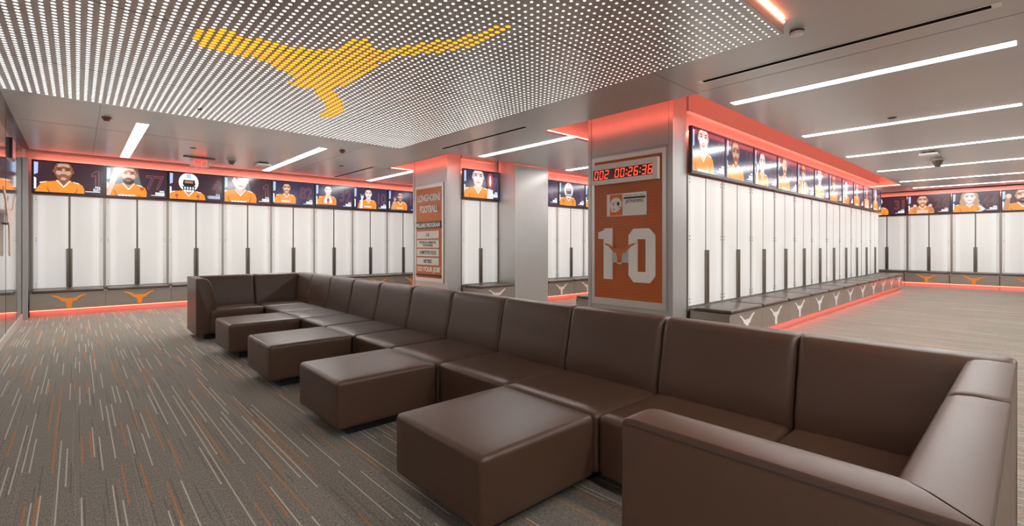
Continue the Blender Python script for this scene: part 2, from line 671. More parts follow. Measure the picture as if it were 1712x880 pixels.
x = .035
for ch in '002 00:26:36':
    if ch == ' ':
        x += .080
        continue
    if ch == ':':
        MB().box(x + .004, x + .018, -.052, -.051, .10, .115).box(x + .012, x + .026, -.052, -.051, .15, .165).build('colon', digit_m, ck)
        x += .034
        continue
    dm = MB()
    seg_digit(dm, ch, x, .073, .062, .115, -.0515)
    dm.build('digit', digit_m, ck)
    x += .0865

# helmet card
cd = thing('opponent_card', 'small card with white helmet picture and JAYHAWKS on the record board', 'card', (5.378, 3.95, 1.635), -90)
MB().box(0, .61, -.014, 0, 0, .30).build('card', [letter_white], cd)
hp = MB()
om = P('card orange', (.75, .17, .01), .5)
hp.flat([(.05, .008), (.25, .008), (.25, .29), (.05, .29)], -.0145, 0)
hp.ell(.145, .155, .095, .095, -.0150, 1)
hp.flat([(.07, .06), (.15, .05), (.18, .075), (.18, .14), (.06, .14)], -.0151, 1)
hp.ell(.185, .165, .022, .028, -.0155, 2, 12)
hp.ell(.115, .095, .010, .010, -.0155, 2, 10)
for i in range(3):
    hp.flat([(.19, .06 + .03 * i), (.245, .045 + .03 * i), (.247, .053 + .03 * i), (.19, .07 + .03 * i)], -.0156, 3)
hp.flat([(.238, .045), (.25, .045), (.252, .11), (.24, .115)], -.0156, 3)
hp.flat(longhorn(.105, .165, .08, .05), -.0156, 0)
hp.build('helmet_picture', [om, letter_white, letter_dark, P('face guard brown', (.35, .16, .07), .5)], cd)
MB().box(.27, .60, -.0152, -.014, .222, .245).build('header_bar', letter_dark, cd)
text('JAYHAWKS', .295, .57, .15, .215, -.0142, 'team_name', letter_dark, cd, depth=.001)
bars = MB()
for k, (u0, u1) in enumerate(((.285, .40), (.42, .49), (.51, .575))):
    bars.box(u0, u1, -.0152, -.014, .258, .266)
bars.build('date_line', P('faint print', (.25, .22, .2), .5), cd)

# ------------------------------------------------------------------ sign on the second pillar
sb = thing('sign_board', 'narrow orange LONGHORNS FOOTBALL sign with stacked plates on the second pillar', 'sign', (5.287, 8.83, 0), -90)
SW = 1.06
f = MB()
f.box(0, .055, -.014, 0, .50, 2.47).box(SW - .055, SW, -.014, 0, .50, 2.47).box(.055, SW - .055, -.014, 0, 2.405, 2.47).box(.055, SW - .055, -.014, 0, .50, .575)
f.build('frame', clad_trim, sb)
MB().box(.055, SW - .055, -.006, 0, .575, 2.405).build('panel', orange_m, sb)
text('LONGHORNS', .11, .96, 2.13, 2.28, -.006, 'heading', letter_white, sb, depth=.012, bold=.03)
text('FOOTBALL', .20, .87, 1.90, 2.05, -.006, 'heading', letter_white, sb, depth=.012, bold=.03)
MB().box(.07, .98, -.028, -.006, 1.58, 1.72).build('header_plate', P('dark olive plate', (.045, .045, .035), .4), sb)
text('PILLARS PROGRAM', .09, .96, 1.605, 1.69, -.028, 'header_text', letter_white, sb, depth=.003, bold=.02)
for i, (s, z0, z1) in enumerate((('1-0', 1.375, 1.525), ('PHYSICAL & MENTAL\nTOUGHNESS', 1.19, 1.345), ('COMPETITIVE FOCUS', 1.015, 1.165), ('UNIT PRIDE', .84, .985))):
    pl = MB().box(.105, .92, -.026, -.006, z0, z1).build('plate', plate_m, sb)
    hw = (.05, .31, .31, .15)[i]
    tz = .038 if i != 1 else .055
    zc = (z0 + z1) / 2
    text(s, .5125 - hw, .5125 + hw, zc - tz, zc + tz, -.026, 'plate_text', letter_dark, pl, depth=.002, bold=.02)
text('DO YOUR JOB!', .105, .94, .67, .80, -.006, 'slogan', letter_white, sb, depth=.012, bold=.02)
MB().box(.07, .98, -.03, -.006, .615, .65).build('shelf_bar', letter_dark, sb)


# ------------------------------------------------------------------ lockers, benches, screens
def make_locker():
    t = thing('double_locker', '', 'locker')
    c = MB()
    c.box(0, 1, .028, .052, .41, 2.16)
    c.box(0, .016, -.004, .028, .41, 2.16)
    c.box(.984, 1, -.004, .028, .41, 2.16)
    c.box(.016, .984, -.004, .028, .41, .455)
    c.build('carcass', [P('locker frame', (.40, .37, .33), .35, .5)], t)
    MB().box(.487, .513, .002, .028, .455, 2.15).build('centre_post', steel_dark, t)
    for s in (0, 1):
        m = (lambda a, b: (a, b)) if s == 0 else (lambda a, b: (1 - b, 1 - a))
        x0, x1 = m(.020, .484)
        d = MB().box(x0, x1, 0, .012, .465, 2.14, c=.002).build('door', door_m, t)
        x0, x1 = m(.458, .494)
        MB().box(x0, x1, -.03, 0, .47, 1.18, c=.004).build('handle', steel_dark, d)
        for z in (.53, 1.34, 2.08):
            h = MB()
            x0, x1 = m(.022, .062)
            for dz in (-.022, .022):
                for dx in (.012, .030):
                    cx = x0 + dx if s == 0 else x1 - dx
                    if dx > .02:
                        h.box(cx - .006, cx + .006, -.006, 0, z + dz - .006, z + dz + .006)
            h.build('hinge', steel_dark, d)
    return t


def make_bench(em):
    t = thing('locker_bench', '', 'bench')
    b = MB()
    b.box(0.002, .998, -.53, -.036, .12, .395)
    b.box(0.0, 1.0, -.54, -.036, .395, .41)
    b.build('base', steel, t)
    MB().box(.49 - .49, 1, -.44, -.40, 0, .12).build('toe_kick', P('toe kick', (.45, .40, .37), .55, .1), t)
    MB().soft(.030, .975, -.545, -.09, .411, .456, .016, .008, n=4).build('cushion', cushion_m, t)
    MB().box(0, 1, -.08, -.036, .411, .445).build("rear_rail", steel_dark, t)
    MB().prism(longhorn(.5, .255, .46, .245), -.536, -.53).build('emblem', em, t)
    return t


PAL = {}


def em(name, col, s=1.0):
    if name in PAL:
        return PAL[name]
    m, nt, b = new_mat('screen ' + name)
    b.inputs['Base Color'].default_value = (.01, .01, .012, 1)
    b.inputs['Roughness'].default_value = .17
    b.inputs['Specular IOR Level'].default_value = .55
    b.inputs['Emission Color'].default_value = (*col, 1)
    b.inputs['Emission Strength'].default_value = s
    m.cycles.emission_sampling = 'NONE'
    PAL[name] = m
    return m


NAVY = em('navy', (.030, .028, .075))
MAROON = em('maroon', (.050, .018, .030))
GREY = em('grey glow', (.16, .16, .18))
PALE = em('pale blue', (.50, .62, .95))
OJ = em('jersey orange', (.95, .27, .02), 1.1)
OJD = em('jersey shade', (.55, .11, .01))
WHT = em('white', (.95, .95, 1.0), 1.1)
SK = {'d': em('skin deep', (.30, .10, .045)), 'm': em('skin mid', (.52, .24, .12)), 'l': em('skin light', (.78, .58, .52))}
SKH = {'d': em('skin deep lit', (.62, .38, .30)), 'm': em('skin mid lit', (.80, .58, .48)), 'l': em('skin light lit', (.93, .86, .88))}
HAIR = em('hair', (.02, .012, .010))
BLOND = em('fair hair', (.45, .30, .18))
OUT = em('number outline', (.42, .17, .17))
RED = em('ball red', (.55, .06, .06))
LIP = em('lip', (.36, .13, .11))
CAGE = em('face guard', (.05, .05, .07))


def make_screen(kind, number=None, name_lines=None, skin='m', pose='', bg='m', hx=.42, hz=.36, hs=1.0, hair='s', beard=False, hm=1.55):
    """wall screen 1.0 wide, .60 high, picture in local x,z"""
    t = thing('wall_screen', '', 'screen')
    H = .60
    fr = MB()
    fr.box(0.0005, .9995, -.05, -.012, 0, H)
    fr.box(0.004, .996, -.058, -.05, 0, .035).box(0.004, .996, -.058, -.05, H - .022, H)
    fr.box(0.004, .026, -.058, -.05, .035, H - .022).box(.974, .996, -.058, -.05, .035, H - .022)
    fr.build('bezel', black_m, t)
    x0, x1, z0, z1 = .026, .974, .035, H - .022
    scn = MB().flat([(x0, z0), (x1, z0), (x1, z1), (x0, z1)], -.0505).build('display', NAVY if bg == 'n' else MAROON, t)
    bgm = MB()
    # soft light wedge and a bright window strip on the left
    if bg == 'g':
        bgm.flat([(x0, z0), (.60, z0), (.50, z1), (x0, z1)], -.0508, 0)
    bgm.flat([(x0 + .005, z0 + .30), (x0 + .055, z0 + .33), (x0 + .060, z1 - .02), (x0 + .005, z1 - .015)], -.0512, 1)
    bgm.flat([(x0 + .005, z0 + .05), (x0 + .035, z0 + .05), (x0 + .035, z0 + .24), (x0 + .005, z0 + .26)], -.0512, 2)
    bgm.build('backdrop', [GREY, PALE, WHT], scn)
    if number == '1':
        pts = [(.50, 0), (.50, .72), (.12, .62), (.12, .80), (.55, 1), (.88, 1), (.88, 0)]
        pts = [(.80 + a * .13, .19 + b * .28) for a, b in pts]
        nm_ = MB()
        for (xa, za), (xb, zb_) in zip(pts, pts[1:] + pts[:1]):
            dx, dz = xb - xa, zb_ - za
            ln = math.hypot(dx, dz)
            ox, oz = -dz / ln * .0035, dx / ln * .0035
            nm_.flat([(xa + ox, za + oz), (xa - ox, za - oz), (xb - ox, zb_ - oz), (xb + ox, zb_ + oz)], -.0512)
        nm_.build('number', OUT, scn)
    elif number:
        wN = sum(.085 if c == '1' else .145 for c in number)
        text(number, .93 - wN, .93, .19, .47, -.0512, 'number', OUT, scn, depth=.0005, outline=.009)
    p = MB()
    mats = [OJ, OJD, WHT, SK[skin], SKH[skin], HAIR, CAGE, RED, BLOND, PALE, LIP]
    y = [-.0515]

    def ly():
        y[0] -= .0002
        return y[0]
    s = hs
    hd = [1.05, -.02]

    def Pp(pts, mi):
        q, dz = hd
        pts = [(min(max(hx + a * s * q, x0), x1), min(max(hz + dz + b * s * q, z0), z1)) for a, b in pts]
        p.flat(pts, ly(), mi)

    def El(cx, cz, rx, rz, mi, **k):
        n = 24
        pts = []
        for i in range(n):
            a_ = 2 * math.pi * i / n
            pts.append((cx + rx * math.cos(a_), cz + rz * math.sin(a_)))
        Pp(pts, mi)
    # torso with padded shoulders
    Pp([(-.36, -.40), (.27, -.40), (.275, -.26), (.25, -.18), (.20, -.145), (.11, -.125), (.06, -.10), (-.06, -.10), (-.12, -.125), (-.22, -.14), (-.29, -.18), (-.33, -.25)], 0)
    Pp([(-.30, -.155), (-.21, -.135), (-.22, -.15), (-.30, -.175)], 2)
    Pp([(.20, -.14), (.12, -.122), (.13, -.137), (.21, -.16)], 2)
    Pp([(-.19, -.40), (-.17, -.40), (-.20, -.24), (-.215, -.24)], 1)
    Pp([(.14, -.40), (.16, -.40), (.19, -.24), (.175, -.24)], 1)
    # collar and neck
    Pp([(-.085, -.10), (0, -.21), (.085, -.10), (.095, -.115), (0, -.235), (-.095, -.115)], 2)
    Pp([(-.075, -.085), (0, -.20), (.075, -.085), (.065, -.03), (-.065, -.03)], 3)
    hd[0], hd[1] = hm, .035 * hm - .02
    if kind == 'helmet':
        hd[0], hd[1] = 1.35, .02
        El(0, .0, .125, .14, 2)
        El(.0, -.03, .10, .095, 2)
        Pp([(-.065, .035), (.075, .035), (.085, -.03), (.06, -.06), (-.05, -.06), (-.075, -.03)], 5)
        Pp([(-.05, .02), (.055, .02), (.055, -.012), (-.05, -.012)], 3)
        for k in range(5):
            a0 = -.072 + k * .034
            Pp([(a0, -.055), (a0 + .018, -.055), (a0 + .012, -.125), (a0 + .002, -.125)], 6)
        Pp([(-.085, -.055), (.09, -.055), (.088, -.068), (-.083, -.068)], 6)
        Pp([(-.075, -.095), (.078, -.095), (.072, -.107), (-.069, -.107)], 6)
        Pp([(-.03, .13), (.03, .13), (.028, .06), (-.028, .06)], 9)
        hd[0], hd[1] = 1.05, -.02
        for sx in (-1, 1):
            El(sx * .19 - .02, -.20, .05, .055, 0)
            El(sx * .17 - .02, -.22, .025, .03, 7)
    else:
        if hair == 'l':
            El(0, .01, .125, .135, 8)
            El(-.09, -.08, .05, .08, 8)
            El(.09, -.08, .05, .08, 8)
        El(-.081, .0, .012, .024, 3)
        El(.081, .0, .012, .024, 3)
        if hair != 'l':
            El(0, .035, .086, .098, 5)
        Pp([(-.081, .04), (-.078, -.03), (-.055, -.085), (-.022, -.115), (.022, -.115), (.055, -.085), (.078, -.03), (.081, .04), (.06, .085), (.025, .10), (-.025, .10), (-.06, .085)], 3)
        # lit planes of the face
        Pp([(-.055, .045), (.0, .06), (.055, .045), (.045, .085), (-.045, .085)], 4)
        El(-.040, -.018, .026, .028, 4)
        El(.040, -.018, .026, .028, 4)
        Pp([(-.010, .03), (.010, .03), (.017, -.032), (-.017, -.032)], 4)
        El(0, -.088, .026, .018, 4)
        for sx in (-1, 1):
            Pp([(sx * .060, .030), (sx * .018, .024), (sx * .018, .032), (sx * .056, .040)][::sx], 5)
            El(sx * .038, .012, .014, .006, 5)
        if beard:
            Pp([(-.062, -.055), (-.035, -.066), (0, -.060), (.035, -.066), (.062, -.055), (.05, -.10), (.02, -.125), (-.02, -.125), (-.05, -.10)], 5)
            El(0, -.075, .022, .008, 3)
            Pp([(-.035, -.045), (.035, -.045), (.04, -.058), (-.04, -.058)], 5)
        else:
            El(0, -.063, .024, .006, 10)
    hd[0], hd[1] = 1.05, -.02
    # the word across the chest and the shoulder numerals as light marks
    Pp([(-.15, -.32), (.10, -.32), (.10, -.355), (-.15, -.355)], 2) if kind != 'plain' else None
    for gx in (-.115, -.065, -.015, .035, .075):
        Pp([(gx, -.318), (gx + .012, -.318), (gx + .012, -.357), (gx, -.357)], 0) if kind != 'plain' else None

    def hand(cx, cz, up=True, mi=4, horns=False):
        El(cx, cz, .040, .045, mi)
        for k, (fx, ln) in enumerate(((-.030, .075), (-.010, .03 if horns else .085), (.010, .03 if horns else .082), (.030, .068))):
            Pp([(cx + fx - .009, cz + .03), (cx + fx + .009, cz + .03), (cx + fx * 1.5 + .007, cz + .03 + ln), (cx + fx * 1.5 - .007, cz + .03 + ln)], mi)
        Pp([(cx + .030, cz - .02), (cx + .060, cz + .02), (cx + .052, cz + .034), (cx + .025, cz + .01)], mi)
    if pose == 'brow':
        Pp([(-.36, -.40), (-.27, -.40), (-.15, .03), (-.17, .09), (-.25, .03)], 4)
        for k in range(4):
            Pp([(-.20, .035 + k * .022), (-.19, .055 + k * .022), (-.055, .115 + k * .012), (-.060, .102 + k * .012)], 4)
            Pp([(-.20, .033 + k * .022), (-.20, .037 + k * .022), (-.060, .104 + k * .012), (-.060, .101 + k * .012)], 3)
        El(.20, -.26, .065, .075, 0)
        El(.20, -.20, .035, .03, 1)
    if pose == 'horns':
        Pp([(-.30, -.40), (-.20, -.40), (-.19, -.10), (-.25, -.10)], 4)
        hand(-.215, -.06, horns=True)
    if pose == 'fists':
        for sx in (-1, 1):
            Pp([(sx * .15, -.32), (sx * .26, -.30), (sx * .22, -.12), (sx * .14, -.14)][::sx], 3)
            El(sx * .185, -.10, .045, .042, 4)
            for k in range(3):
                Pp([(sx * .185 - .03 + k * .022, -.09), (sx * .185 - .026 + k * .022, -.09), (sx * .185 - .026 + k * .022, -.065), (sx * .185 - .03 + k * .022, -.065)], 3)
        Pp([(-.12, -.24), (.12, -.24), (.14, -.33), (-.14, -.33)], 4)
    if pose == 'gloves':
        for sx in (-1, 1):
            Pp([(sx * .04, -.36), (sx * .14, -.34), (sx * .10, -.20), (sx * .03, -.22)][::sx], 2)
            El(sx * .065, -.20, .034, .04, 2)
        El(0, -.25, .045, .06, 7)
    if pose == 'fist_up':
        Pp([(-.34, -.34), (-.24, -.30), (-.20, .0), (-.28, .0)], 3)
        El(-.235, .04, .05, .055, 4)
    if pose == 'ball':
        El(.27, .0, .075, .13, 7)
        El(.27, .0, .025, .09, 2)
        Pp([(.20, -.38), (.34, -.38), (.33, -.15), (.22, -.13)], 4)
    if pose == 'arm':
        Pp([(.17, -.20), (.25, -.20), (.33, -.30), (.22, -.39), (.16, -.36), (.24, -.30)], 4)
        El(.15, -.37, .03, .03, 2)
    p.build('player_picture', mats, scn)
    # caption block, bottom right
    if name_lines and name_lines[0]:
        text(name_lines[0], .97 - .030 - .026 * len(name_lines[0]), .94, .088, .140, -.0512, 'caption', WHT, scn, depth=.0005, bold=.02)
        c = MB()
    else:
        c = MB()
        for k in range(5):
            c.box(.79 + k * .031, .79 + k * .031 + .025, -.0517, -.0512, .088, .140)
    for k in range(3):
        c.box(.86 + k * .027, .86 + k * .027 + .02, -.0517, -.0512, .150, .178)
    c.box(.72, .935, -.0517, -.0512, .072, .084)
    c.build('caption_bars', PALE if number in ('4',) else WHT, scn)
    return t


lock0 = make_locker()
bench_o = make_bench(orange_reflection_emblem)
used = set()


def place(src, loc, rot, label, group, sx=1.0):
    if id(src) in used:
        o = copy_tree(src)
    else:
        used.add(id(src))
        o = src
    o.location = loc
    o.rotation_euler = (0, 0, R(rot))
    o.scale = (sx, 1, 1)
    o['label'] = label
    o['group'] = group
    return o


ORD = ['first', 'second', 'third', 'fourth', 'fifth', 'sixth', 'seventh', 'eighth', 'ninth', 'tenth', 'eleventh', 'twelfth']

# --- far left wall run, faces the camera across the left carpet
YA = 12.0
A0, AW = -.60, .985
SA = [dict(kind='face', number='1', name_lines=['BURT'], skin='d', hx=.42, hz=.39, hs=1.0, txt='broad-shouldered player and outlined number 1'),
      dict(kind='face', number='77', skin='m', pose='brow', beard=True, hx=.36, hz=.42, bg='g', txt='bearded player saluting beside outlined number 77'),
      dict(kind='helmet', number='4', name_lines=['LONGHORNS'], hx=.36, hz=.37, hs=1.05, txt='helmeted player beside outlined number 4'),
      dict(kind='face', number='1', skin='l', hx=.34, hz=.47, hs=1.15, bg='g', txt='pale player whose head is cut by the frame'),
      dict(kind='face', number='82', skin='m', hx=.33, hz=.40, hs=.74, hm=1.35, bg='n', txt='smiling player and outlined 82, arms low'),
      dict(kind='plain', number='32', skin='l', pose='gloves', hx=.33, hz=.42, hs=.74, hm=1.35, bg='n', txt='player holding gloved hands together'),
      dict(kind='face', number='10', skin='l', pose='horns', hx=.42, hz=.40, hs=.80, hm=1.4, bg='n', txt='pale player making a hand sign beside number 10'),
      dict(kind='face', number='10', skin='d', pose='horns', hx=.38, hz=.40, hs=.76, hm=1.35, bg='n', txt='dark-skinned player making a hand sign, next to the sign pillar'),
      dict(kind='plain', number='55', skin='m', hx=.40, hz=.40, hs=.9, bg='n', txt='player picture partly behind the sign pillar')]
for i, d in enumerate(SA):
    d = dict(d)
    txt = d.pop('txt')
    s_ = make_screen(**d)
    x = A0 + i * AW
    place(s_, (x, YA, 2.165), 0, 'screen showing ' + txt, 'screens above the far left lockers', AW)
    place(lock0, (x, YA, 0), 0, 'white double locker under ' + txt, 'lockers along the far left wall', AW)
    place(bench_o, (x, YA, 0), 0, 'steel bench with brown pad, %s from the left along the far left wall' % ORD[i], 'benches along the far left wall', AW)

# --- right hand far wall, faces -X
XD = 19.04
SD = [dict(kind='face', number='3', skin='m', hx=.40, hz=.40, txt='player picture hidden behind the long locker run'),
      dict(kind='face', number='31', skin='l', hx=.26, hz=.42, hs=1.0, bg='m', txt='player turned sideways, half hidden by the long locker run'),
      dict(kind='plain', number='26', skin='m', pose='fists', hx=.36, hz=.39, hs=.92, txt='smiling player with both fists raised'),
      dict(kind='plain', number='44', skin='l', pose='arm', hair='l', hx=.38, hz=.41, hs=.95, txt='long-haired player beside outlined number 44'),
      dict(kind='face', number='7', skin='m', pose='fist_up', beard=True, hx=.42, hz=.40, hs=1.1, txt='bearded player raising one fist at the picture edge')]
for i, d in enumerate(SD):
    if i == 0:
        continue
    d = dict(d)
    txt = d.pop('txt')
    s_ = make_screen(**d)
    y = 4.68 - i * 1.012
    place(s_, (XD, y, 2.165), -90, 'right far wall screen showing ' + txt, 'screens on the right far wall')
    place(lock0, (XD, y, 0), -90, 'right far wall locker below ' + txt, 'lockers on the right far wall')
    place(bench_o, (XD, y, 0), -90, 'steel bench with emblem in orange reflection colour, %s from the left on the right far wall' % ORD[i - 1], 'benches on the right far wall')

# --- near island run, faces -Y, recedes to the right
bench_w = make_bench(white_reflection_emblem)
YR = 2.98
R0, RW = 5.745, 1.004
poses = ['', '', 'horns', '', 'gloves', 'fists', '', 'horns', '', 'fists', '']
skins = ['l', 'd', 'l', 'm', 'd', 'm', 'l', 'd', 'm', 'l', 'd']
protos = {}
for i in range(11):
    key = i % 5
    if key not in protos:
        protos[key] = make_screen(kind='face', number=str(11 + 7 * key), skin=skins[key], pose=poses[key], hx=.32, hz=(.44, .38, .36, .40, .40)[key], hs=(1.05, 1.0, .9, .88, .9)[key], bg='n')
    x = R0 + i * RW
    nm = ORD[i]
    place(protos[key], (x, YR, 2.165), 0, 'glossy screen in the long run, %s from the near pillar' % nm, 'screens above the long locker run', RW)
    place(lock0, (x, YR, 0), 0, 'white double locker in the long run, %s from the near pillar' % nm, 'lockers in the long run', RW)
    place(bench_w, (x, YR, 0), 0, 'steel bench with emblem in white reflection colour, %s from the near pillar' % nm, 'benches of the long run', RW)
# back of that island
for i in range(2):
    x = 5.745 + (i + 1) * RW
    place(lock0, (x, 4.29, 0), 180, 'white double locker on the back of the near island, %s from the pillar' % ORD[i], 'lockers on the back of the near island', RW)
    place(bench_w, (x, 4.29, 0), 180, 'bench end showing behind the record board pillar, %s on the back side' % ORD[i], 'benches on the back of the near island', RW)

# --- far island run, faces -Y
bench_p = make_bench(pink_reflection_emblem)
YBk = 7.65
for i, (x, wd, d, txt) in enumerate(((5.62, .955, dict(kind='plain', number='7', skin='l', pose='ball', hx=.40, hz=.42, hs=1.15, bg='n'), 'pale player holding a red ball'),
                                     (7.445, .985, dict(kind='plain', number='21', skin='l', hx=.30, hz=.30, hs=.9, bg='n'), 'shoulder of a player beside the plain pillar'),
                                     (8.43, .985, dict(kind='helmet', number='9', hx=.36, hz=.38, hs=.95, bg='n'), 'helmeted player between plain pillar and record board'),
                                     (9.415, .985, dict(kind='face', number='5', skin='m', hx=.36, hz=.38, bg='n'), 'player picture behind the record board pillar'))):
    s_ = make_screen(**d)
    place(s_, (x, YBk, 2.165), 0, 'middle bay screen showing ' + txt, 'screens in the middle bay', wd)
    place(lock0, (x, YBk, 0), 0, 'middle bay white locker below ' + txt, 'lockers in the middle bay', wd)
    bx, bw = (x, wd) if i != 1 else (7.56, .86)
    place(bench_p, (bx, YBk, 0), 0, 'middle bay steel bench below ' + txt, 'benches in the middle bay', bw)

# locker-top LED strips (on top of the screens) and toe LED strips
led('led_strip', [(A0 + .05, A0 + 9 * AW, YA + .005, YA + .030, 2.70, 2.72)], 'red light strip on top of the far left screens', led_top)
led('led_strip', [(XD + .005, XD + .030, -.4, 3.67, 2.70, 2.72)], 'red light strip on top of the right far wall screens', led_top)
led('led_strip', [(R0 + .07, R0 + 11 * RW, YR + .005, YR + .030, 2.70, 2.72)], 'red light strip on top of the long run screens', led_top)
led('led_strip', [(5.69, 6.54, YBk + .005, YBk + .030, 2.70, 2.72), (7.45, 10.4, YBk + .005, YBk + .030, 2.70, 2.72)], 'red light strip on top of the middle bay screens', led_top)
led('led_strip', [(A0, A0 + 9 * AW, YA - .50, YA - .47, .108, .119)], 'red glowing strip under the far left benches', led_toe)
led('led_strip', [(R0 + .02, R0 + 11 * RW, YR - .50, YR - .47, .108, .119)], 'red glowing strip under the long run of benches', led_toe)
led('led_strip', [(XD - .50, XD - .47, -.4, 3.67, .108, .119)], 'red glowing strip under the right far wall benches', led_toe)
led('led_strip', [(7.58, 10.4, YBk - .50, YBk - .47, .108, .119)], 'red glowing strip under the middle bay benches', led_toe)
# cove strips above the ceiling openings
for nm, (x0, x1, y0, y1) in zip(('near', 'far'), HOLES[:2]):
    z0, z1 = CEIL + .032, CEIL + .05
    led('led_strip', [(x0, x1, y0 - .045, y0 - .02, z0, z1), (x0 - .045, x0 - .02, y0, y1, z0, z1), (x0, x1, y1 + .02, y1 + .045, z0, z1), (x1 + .02, x1 + .045, y0, y1, z0, z1)],
        'red light strip around the ceiling opening of the %s pillar' % nm)

# ------------------------------------------------------------------ perforated lit canopy
CZ = 2.785
CX0, CX1, CY0, CY1 = -.60, 3.80, 1.23, 6.86
cn = thing('ceiling_canopy', 'perforated metal ceiling canopy glowing with white dots and an orange bull-head pattern', 'ceiling canopy', (0, 0, 0))
canopy_m = P('canopy metal', (.56, .54, .52), .27, .4, noise=(1.0, .06, (1, 1, 1)))
MB().box(CX0, CX1, CY0, CY1, CZ, CZ + .012).build('perforated_panel', canopy_m, cn)
MB().box(CX0, CX1, CY0, CY0 + .012, CZ + .012, CEIL - .012).box(CX1 - .012, CX1, CY0 + .012, CY1, CZ + .012, CEIL - .012).box(CX0, CX1, CY1 - .012, CY1, CZ + .012, CEIL - .002).build('fascia', P('fascia', (.45, .42, .40), .4, .3), cn)
MB().box(CX0, CX1 + .0, CY0 - .006, CY0 + .016, CEIL - .024, CEIL - .012).build('edge_light', led_hot, cn)
sm = MB()
for x in (.235, 1.41, 2.585):
    sm.box(x - .002, x + .002, CY0, CY1, CZ - .001, CZ)
for y in (2.407, 3.995, 5.583):
    sm.box(CX0, CX1, y - .002, y + .002, CZ - .001, CZ)
sm.build('panel_seams', groove_m, cn)
LOGO = [(.66, 4.30), (.62, 4.05), (.76, 3.90), (.90, 3.91), (1.12, 3.90), (1.46, 3.77), (1.48, 3.63), (1.49, 3.43), (1.59, 3.37), (1.68, 3.46), (1.76, 3.47), (1.84, 3.31),
        (1.93, 3.15), (2.10, 2.85), (2.15, 2.57), (2.22, 2.49), (2.28, 2.50), (2.27, 2.92), (2.13, 3.22), (1.94, 3.48), (1.88, 3.73), (1.93, 4.15), (1.90, 4.46), (1.86, 4.66),
        (2.15, 5.08), (2.29, 5.42), (2.27, 5.76), (2.13, 5.73), (2.05, 5.27), (1.77, 4.90), (1.70, 4.76), (1.55, 4.86), (1.47, 4.74), (1.49, 4.60), (1.38, 4.50), (1.08, 4.30), (.85, 4.38)]


def inside(x, y, poly):
    r = False
    for i in range(len(poly)):
        (xa, ya), (xb, yb) = poly[i], poly[i - 1]
        if (ya > y) != (yb > y) and x < (xb - xa) * (y - ya) / (yb - ya) + xa:
            r = not r
    return r


wd_, od_ = MB(), MB()
PIT = .0588
nx_, ny_ = int((CX1 - CX0 - .06) / PIT), int((CY1 - CY0 - .05) / PIT)
for i in range(nx_ + 1):
    for j in range(ny_ + 1):
        x, y = CX1 - .033 - i * PIT, CY0 + .03 + j * PIT
        if x < CX0 + .02 or y > CY1 - .02:
            continue
        dist = math.hypot(x - 3.77, y - 1.26)
        dia = min(.027, .0150 + .0028 * dist)
        if inside(x, y, LOGO):
            mb, rr = od_, dia / 2 + .0095
        else:
            mb, rr = wd_, dia / 2
        mb.face([(x + rr * math.cos(-2 * math.pi * k / 9), y + rr * math.sin(-2 * math.pi * k / 9), CZ - .0015) for k in range(9)])
o = wd_.build('white_perforations', dot_m, cn)
o['kind'] = 'stuff'
o = od_.build('orange_perforations', dot_orange, cn)
o['kind'] = 'stuff'
MB().cyl(1.02, 6.35, CZ - .012, CZ, .022).build('sensor', groove_m, cn)

# ------------------------------------------------------------------ ceiling fixtures
l0 = thing('ceiling_light', '', 'ceiling light')
MB().box(-.075, .075, -1.14, 1.14, -.004, .0).build('frame', clad_trim, l0)
MB().box(-.065, .065, -1.13, 1.13, -.006, -.002).build('diffuser', lamp_m, l0)
LIGHTS = [(.655, 9.80, 1.48, 'wide linear ceiling light nearest the left glass wall'),
          (3.075, 9.80, 1.48, 'linear ceiling light above the far left lockers, second from the glass wall'),
          (5.52, 10.38, .99, 'linear ceiling light running behind the sign pillar'),
          (7.95, 9.9, .30, None),
          (5.54, 5.79, 1.0, 'linear ceiling light between the sign pillar and the near pillar'),
          (7.97, 5.79, 1.0, 'short visible linear ceiling light left of the record board'),
          (10.5, 5.79, 1.0, None), (13.1, 5.79, 1.0, None),
          (5.62, 1.23, 1.0, 'longest brightest linear ceiling light at upper right'),
          (8.12, 1.23, 1.0, 'second linear ceiling light from the front in the right bay'),
          (10.62, 1.23, 1.0, 'third linear ceiling light from the front in the right bay'),
          (13.22, 1.23, 1.0, 'fourth linear ceiling light from the front in the right bay'),
          (15.84, 1.23, 1.0, 'fifth linear ceiling light from the front in the right bay'),
          (17.83, 1.23, 1.0, 'sixth and farthest linear ceiling light in the right bay'),
          (3.1, -1.3, 1.0, None), (.6, -1.3, 1.0, None), (5.6, -2.6, 1.0, None), (8.1, -2.6, 1.0, None), (10.6, -2.6, 1.0, None), (13.2, -2.6, 1.0, None),
          (.6, -3.9, .8, None), (3.1, -3.9, .8, None)]
HID = ['hidden beyond the sign pillar', 'behind the record board pillar', 'far behind the near island', 'just behind the camera', 'behind the camera by the glass wall', 'behind the camera, near right', 'behind the camera, middle right', 'behind the camera, farther right', 'behind the camera, farthest right', 'in the back corner by the glass wall', 'at the back of the room behind the sofa']
first = True
for x, y, sc_, lb in LIGHTS:
    o = l0 if first else copy_tree(l0)
    first = False
    o.location = (x, y, CEIL)
    o.scale = (1, sc_, 1)
    o['label'] = lb or 'linear ceiling light, %s' % HID.pop(0)
    o['group'] = 'linear ceiling lights'

